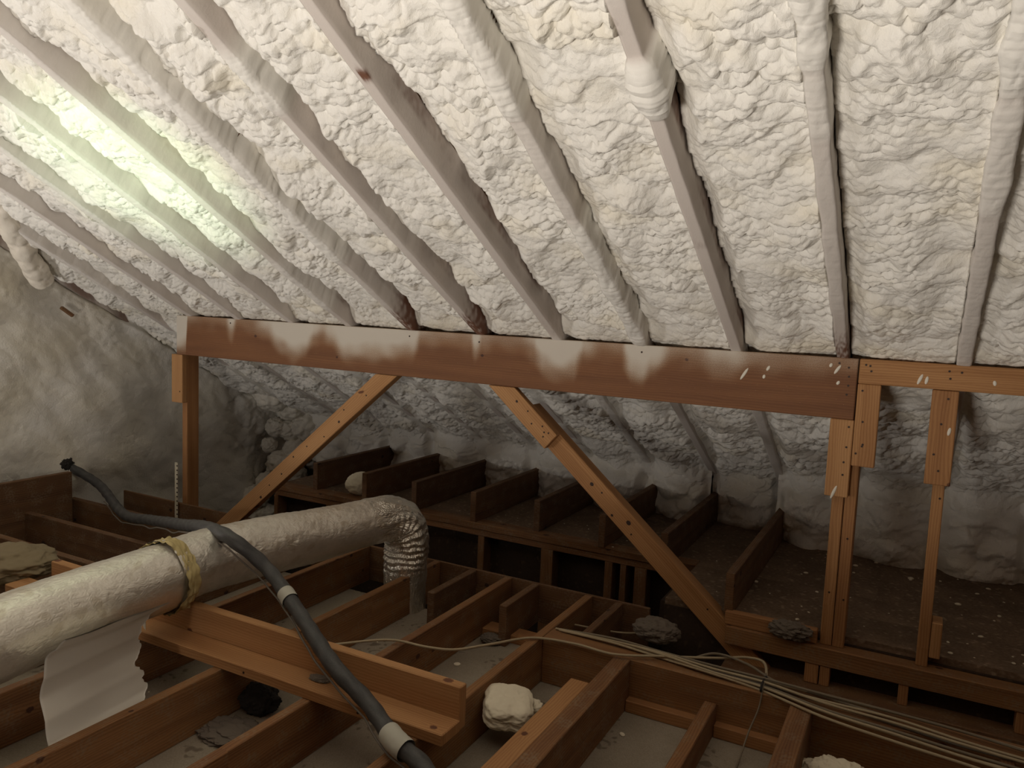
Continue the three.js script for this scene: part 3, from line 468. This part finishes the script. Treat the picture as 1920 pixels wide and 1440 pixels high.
// curved white sheet behind the knotty joist
{
  const pos = [], idx = [], uv = [], n = 60, m = 40, th = .0015, rows = [];
  for (const s of [1, -1]) for (let i = 0; i <= n; i++) for (let j = 0; j <= m; j++) { const t = i / n, a = lerp(1.95, 4.05, t), f = lerp(1.33 + .012 * Math.sin(t * 3), 1.67 + .02 * n2(t * 6, 2) + .006 * n2b(t * 22, 2), j / m), r = .222 + .022 * (Math.abs(((t * 3.4 + .2 * j / m) % 1) - .5) - .25) + .004 * n2(t * 3, f * 4) + s * th; pos.push(-2.025 + Math.cos(a) * r, -1.222 + Math.sin(a) * r + EYE, -f); uv.push(t, j / m); }
  const off = (n + 1) * (m + 1); for (const o of [0, off]) for (let i = 0; i < n; i++) for (let j = 0; j < m; j++) { const a = o + i * (m + 1) + j, b = a + m + 1; idx.push(a, b, a + 1, b, b + 1, a + 1); }
  for (let i = 0; i < n; i++) for (const j of [0, m]) { const a = i * (m + 1) + j, b = a + m + 1; idx.push(a, b, a + off, b, b + off, a + off); }
  const g = new THREE.BufferGeometry(); g.setAttribute('position', new THREE.Float32BufferAttribute(pos, 3)); g.setAttribute('uv', new THREE.Float32BufferAttribute(uv, 2)); g.setIndex(idx); g.computeVertexNormals();
  tag(mesh(g, new THREE.MeshStandardMaterial({ color: 0xddd8cc, roughness: .45, metalness: .15, side: THREE.DoubleSide }), 'curved_sheet'), 'white curved sheet standing between joists below the foil duct', 'sheet');
}

// ---------- black pipe, cables ----------
{
  const root = group('pipe', new THREE.Vector3()); tag(root, 'dark grey insulated pipe snaking from the gable wall over the duct and lumber pair', 'pipe');
  const pts = [P(-4.72, -1.12, 3.0), P(-4.45, -1.2, 3.02), P(-3.88, -1.26, 2.80), P(-3.51, -1.2, 2.68), P(-3.0, -1.08, 2.44), P(-2.29, -.935, 2.10), P(-2.16, -1.035, 2.15), P(-1.93, -1.12, 2.07), P(-1.60, -1.20, 1.91), P(-1.44, -1.25, 1.87), P(-1.26, -1.27, 1.77), P(-1.14, -1.285, 1.73), P(-.9, -1.29, 1.55)];
  mesh(sweep(pts, t => .0265 + .001 * Math.sin(t * 300), 20, 400, (t, a) => .04 * n3(t * 12, Math.cos(a), Math.sin(a)), 9), pipeMat, 'insulation_sleeve', root);
  const curve = new THREE.CatmullRomCurve3(pts, false, 'centripetal');
  const along = (a, b, r, mat, name) => { const q = []; for (let i = 0; i <= 6; i++) q.push(curve.getPointAt(lerp(a, b, i / 6))); return mesh(sweep(q, () => r, 24, 20, (t, an) => .03 * n3(t * 30, Math.cos(an), Math.sin(an)), 3), mat, name, root); };
  root.userData.curve = undefined; delete root.userData.curve;
  const at = F => { let best = 0, bd = 9; for (let i = 0; i <= 2000; i++) { const p = curve.getPointAt(i / 2000), d = Math.abs(p.x - F); if (d < bd) { bd = d; best = i / 2000; } } return best; };
  const t1 = at(-1.27); along(t1 - .008, t1 + .014, .034, tapeMat, 'white_tape'); const t2 = at(-2.0); along(t2 - .004, t2 + .008, .031, tapeMat, 'white_tape');
  const wire = []; for (let i = 0; i <= 60; i++) { const t = lerp(.12, .99, i / 60), p = curve.getPointAt(t); wire.push(new THREE.Vector3(p.x - .018 + .008 * n2(i * .3, 1), p.y - .030 - .012 * Math.max(0, n2(i * .17, 5)), p.z + .016)); }
  mesh(new THREE.TubeGeometry(new THREE.CatmullRomCurve3(wire), 200, .0035, 6), cableGrey, 'tracer_wire', root);
}
function cable(label, pts, r, mat, name = 'cable', g) { const m = mesh(new THREE.TubeGeometry(new THREE.CatmullRomCurve3(pts.map(p => P(...p)), false, 'centripetal'), Math.max(40, pts.length * 12), r, 8), mat, name); return tag(m, label, 'cable', g); }
cable('single cream cable waving across the floor joists from pipe to brace foot', [[-1.95, -1.325, 2.21], [-1.872, -1.31, 2.257], [-1.733, -1.31, 2.388], [-1.59, -1.312, 2.414], [-1.49, -1.31, 2.446], [-1.39, -1.305, 2.556], [-1.291, -1.318, 2.726], [-1.122, -1.315, 2.761], [-.963, -1.312, 2.752], [-.799, -1.31, 2.831], [-.60, -1.305, 2.93], [-.511, -1.30, 2.981], [-.45, -1.30, 2.98], [-.425, -1.32, 2.91], [-.43, -1.318, 2.86]], .0052, cableMat);
cable('thin white wire crossing the dark pocket near the rim board', [[-1.27, -1.39, 3.10], [-1.225, -1.40, 3.129], [-1.08, -1.41, 3.18], [-.923, -1.40, 3.247], [-.90, -1.42, 3.27]], .004, cableMat, 'thin_wire');
cable('short white wire on the ceiling board near the rim, left of the middle joist', [[-2.03, -1.46, 3.14], [-1.9, -1.47, 3.10], [-1.74, -1.485, 3.06]], .004, cableMat, 'thin_wire');
{
  const r = rng(77);
  for (let i = 0; i < 9; i++) {
    const o = i / 8, pts = []; const fa = lerp(2.79, 2.875, o);
    pts.push([-1.26 + .05 * r(), JT + .006, 2.86 + .012 * o]);
    for (const X of [-1.0, -.8, -.6, -.42, -.2, .0, .2, .42, .8]) { const sp = sstep(-1.0, .1, X), F = lerp(2.855 + .01 * o, lerp(2.665, 2.86, o) - .10 * clamp(X, 0, .6) , sp) + (r() - .5) * .008; const sag = F < 2.775 ? -.004 : 0; pts.push([X, JT + .006 + sag + .010 * r() + (i % 3 === 1 ? .012 : 0), F - (Math.abs(X + .42) < .01 ? (F - 2.83) * .5 : 0)]); }
    cable(['nearest pale cable of the bundle on the header', 'pale cable of the header bundle, next behind the nearest', 'dusty cable running along the front of the header bundle', 'dusty cable crossing over its neighbours in the header bundle', 'dusty cable in the centre of the header bundle', 'grey cable just behind the centre of the header bundle', 'pale dusty cable near the back of the header bundle', 'dusty cable second from the back of the header bundle', 'rearmost dusty cable of the header bundle'][i], pts, .0048, i < 2 ? cableMat : i === 5 ? cableGrey : i % 2 ? cableDust : cableMat, 'cable', 'cables bundled on the header');
  }
  cable('loose dusty cable looping up out of the header bundle', [[-.9, JT + .006, 2.865], [-.72, JT + .01, 2.87], [-.62, JT + .035, 2.93], [-.5, JT + .03, 2.92], [-.38, JT + .012, 2.87], [-.2, JT + .01, 2.85], [0, JT + .01, 2.82]], .0048, cableDust);
  cable('thin wire hanging from the bundle down the header face', [[-.425, JT + .02, 2.90], [-.415, JT + .015, 2.79], [-.42, JT - .05, 2.765], [-.44, JT - .12, 2.72], [-.45, FL + .006, 2.6], [-.455, FL + .004, 2.4]], .003, cableDust, 'thin_wire');
  const t = mesh(new THREE.TorusGeometry(.035, .004, 8, 24).rotateY(Math.PI / 2), blackMat, 'cable_tie'); t.scale.set(1, .45, 1.5); t.position.copy(P(-.42, JT + .012, 2.83)); tag(t, 'dark tie looped around the cable bundle by the brace foot', 'tie');
}
[[-.0, 'upper pale cable lying at the left edge behind the duct'], [.03, 'lower pale cable lying at the left edge behind the duct']].forEach(([o, l]) => cable(l, [[-3.9, -1.31, 1.70 - o], [-3.4, -1.31, 1.80 - o], [-3.15, -1.31, 1.865 - o], [-2.95, -1.318, 1.88 - o]], .006, cableMat));

// ---------- loose pieces ----------
{
  const sh = v => { const k = 4, q = Math.pow(Math.abs(v.x) ** k + Math.abs(v.y) ** k + Math.abs(v.z) ** k, -1 / k); return q * (1 - .10 * Math.exp(-(((v.x - .15) / .16) ** 2)) * sstep(.2, .8, v.z)); };
  const a = mesh(blob(30, .085, .045, .095, .05, 1.6, 3, sh), chunkMat, 'foam_chunk'); a.position.copy(P(-1.185, -1.395, 2.325)); a.rotation.set(.14, .45, -.16); tag(a, 'broken white foam chunk wedged between a joist and the loose board', 'foam chunk');
  const e = mesh(blob(16, .035, .02, .028, .12, 2, 8, sh), chunkMat, 'broken_corner', a); e.position.set(.085, -.012, -.035);
  const b = mesh(blob(30, .11, .06, .085, .10, 2.4, 12, v => 1 + .12 * domes(v.x * 3 + 5, v.z * 3 + v.y * 2, 7)), chunkMat, 'foam_chunk'); b.position.copy(P(-.14, -1.455, 2.57)); tag(b, 'rounded lumpy foam piece at the bottom right edge of the photo', 'foam chunk');
  const c = mesh(blob(24, .115, .075, .11, .05, 2, 21, v => 1 - .1 * Math.max(0, v.x)), chunkMat, 'foam_chunk'); c.position.copy(P(-3.19, -1.21, 4.03)); c.rotation.y = .4; tag(c, 'smooth white foam scrap lying among the dark eave shelf joists', 'foam chunk');
  const w = mesh(blob(24, .22, .07, .18, .1, 1.6, 31), new THREE.MeshStandardMaterial({ color: 0x85775d, roughness: 1 }), 'insulation_batt'); w.position.copy(P(-3.62, -1.27, 2.03)); tag(w, 'dull tan insulation batt scrap lying on the side joists at the left edge', 'insulation');
  const d = mesh(blob(24, .075, .055, .06, .2, 1.5, 43), blackMat, 'dark_scrap'); d.position.copy(P(-2.05, -1.475, 2.02)); tag(d, 'black crumpled scrap on the ceiling board in front of the lumber pair', 'scrap');
  const f = mesh(blob(28, .13, .016, .08, .22, 2.2, 47), fluffMat, 'dust_clump'); f.position.copy(P(-2.0, -1.508, 1.85)); tag(f, 'flat grey dust clump beside the black crumpled scrap', 'dust');
  const f2 = mesh(blob(28, .08, .035, .04, .2, 2.2, 53), fluffMat, 'dust_clump'); f2.position.copy(P(-.40, -1.275, 3.285)); tag(f2, 'grey fluffy dust clump on the short board by the paired posts', 'dust');
  const f3 = mesh(blob(28, .10, .05, .075, .1, 1.8, 59), fluffMat, 'dust_clump'); f3.position.copy(P(-.93, -1.37, 3.20)); tag(f3, 'grey fluffy dust clump left of the brace foot', 'dust');
  const f4 = mesh(blob(20, .05, .02, .035, .2, 2, 63), fluffMat, 'dust_clump'); f4.position.copy(P(-1.62, -1.495, 2.98)); tag(f4, 'small dark dust clump by the flat crosspiece', 'dust');
  const f5 = mesh(blob(20, .04, .012, .03, .2, 2, 67), fluffMat, 'dust_clump'); f5.position.copy(P(-1.72, -1.285, 1.965)); f5.scale.set(1, .6, .7); tag(f5, 'little dust wisp on the flat board beside the pipe', 'dust');
  const tri = new THREE.Shape([[-.03, .02], [.03, .022], [.026, -.018], [-.012, -.02]].map(q => new THREE.Vector2(...q)));
  const p = mesh(new THREE.ExtrudeGeometry(tri, { depth: .001, bevelEnabled: false }), new THREE.MeshStandardMaterial({ color: 0xe6e2d6, roughness: .7 }), 'paper_scrap'); p.position.copy(P(-2.487, -1.237, 1.872)); p.rotation.y = -.45; tag(p, 'small white paper scrap under the duct joint', 'paper');
  const k = group('marker_strip', P(-4.075, -1.29, 3.30)); tag(k, 'white notched marker strip hanging down beside the left post', 'strip');
  const sm = mesh(boardGeo(.026, .44, .003, 900, .0005), new THREE.MeshStandardMaterial({ color: 0xd9d0ba, roughness: .7 }), 'strip', k);
  for (let i = 0; i < 15; i++) { const q = mesh(new THREE.BoxGeometry(.009, .008, .002), nailMat, 'notch', k); q.position.set(.0085, .2 - i * .028, .0016); }
  const st = mesh(boardGeo(.022, .085, .02, 901), OLD[0], 'wood_splinter'); st.position.copy(P(-4.62, -.16, 2.96)); st.rotation.set(.9, 0, .2); tag(st, 'dark wood splinter showing in a hole of the gable wall foam', 'wood');
  const hb = mesh(blob(16, .03, .045, .045, .2, 2, 71), blackMat, 'pipe_hole_dark'); hb.position.copy(P(-4.68, -1.11, 2.98)); tag(hb, 'black blob painted in as the dark of the hole where the pipe enters the gable wall foam', 'collar');  // black blob put in for the shade inside the pipe hole
  const br = group('foamed_strut', P(-4.25, .49, 2.33)); tag(br, 'lumpy foam-coated strut at the far left under the roof', 'strut');
  { const A = new THREE.Vector3(.10, .14, .14), B = new THREE.Vector3(-.36, -.47, -.47); mesh(sweep([A, A.clone().lerp(B, .5), B], () => .06, 40, 120, (t, a) => .35 * (domes(t / .07, a * .9, 77) - .5) + .1 * domes(t / .03, a * 2, 78), 4), new THREE.MeshStandardMaterial({ color: 0xe6ded0, roughness: .7, bumpMap: foamBump, bumpScale: .001 }), 'foam_coat', br); }
}
{ // crumbs of foam scattered over the dusty shelf and boards
  const r = rng(5), g = [], base = new THREE.IcosahedronGeometry(1, 1);
  const spots = []; for (let i = 0; i < 70; i++) spots.push([-.8 + r() * 1.6, -1.283, 3.42 + r() * 1.1]); for (let i = 0; i < 25; i++) spots.push([-3.4 + r() * 2.6, -1.283, 3.92 + r() * .6]); for (let i = 0; i < 40; i++) spots.push([-2.5 + r() * 2.4, FL, 1.5 + r() * 1.4]);
  for (const [x, y, f] of spots) { const q = base.clone(), s = .0025 + .006 * r() ** 3; q.scale(s * (1 + r()), s * .7, s * (1 + r())); q.rotateY(r() * 6); const v = P(x, y + s * .4, f); q.translate(v.x, v.y, v.z); g.push(q); }
  tag(mesh(mergeGeometries(g), chunkMat, 'foam_crumbs'), 'scattered white foam crumbs on the dusty shelf and ceiling boards', 'crumbs', null, 'stuff');
}

// ---------- work lights (outside the picture) ----------
lumber('added_shade_board', 'added unseen board on edge that keeps the work light behind the camera off the eave and floor', 'board', [-1.42, -.15], [JT, -.915], [-.12, -.10], OLD[0]);  // added out of view to cut low light from the eave and floor
lumber('added_shade_board', 'added unseen board on edge that keeps the left work light off the eave and floor', 'board', [-4.5, -2.75], [JT, -1.0], [.86, .88], OLD[1]);  // second added blocker, shapes the falloff of the left lamp
const glowMat = new THREE.MeshStandardMaterial({ color: 0x222222, emissive: 0xfff2e0, emissiveIntensity: 3 });
for (const [label, at, aim, w, h, I, colr] of LAMPS) {
  const g = group('work_light', P(...at)); g.lookAt(P(...aim)); tag(g, label, 'lamp');
  const hs = mesh(boardGeo(w + .05, h + .05, .06, lumberSeed++, .006), blackMat, 'housing', g); hs.position.z = -.032;
  mesh(new THREE.BoxGeometry(w, h, .004), glowMat, 'diffuser', g);
  const L = new THREE.RectAreaLight(colr, I, w, h); L.position.z = .008; L.rotation.y = Math.PI; g.add(L);
}
{
  const g = group('spot_lamp', P(...SPOT.at)); g.lookAt(P(...SPOT.aim)); tag(g, 'small spot lamp throwing the pale green patch on the left rafters', 'lamp');
  const cup = new THREE.LatheGeometry([[.0, -.07], [.025, -.07], [.03, -.02], [.05, .02], [.046, .02], [.0, -.01]].map(q => new THREE.Vector2(...q)), 32).rotateX(Math.PI / 2); mesh(cup, blackMat, 'housing', g);
  const gl = mesh(new THREE.CylinderGeometry(.044, .044, .004, 32).rotateX(Math.PI / 2), glowMat, 'lens', g); gl.position.z = .012;
  const L = new THREE.SpotLight(SPOT.color, SPOT.intensity, 0, SPOT.angle, 1, 2); L.position.set(0, 0, .03); L.castShadow = true; L.shadow.radius = 2; g.add(L); L.target.position.set(0, 0, 2); g.add(L.target);
}
renderer.render(scene, camera);
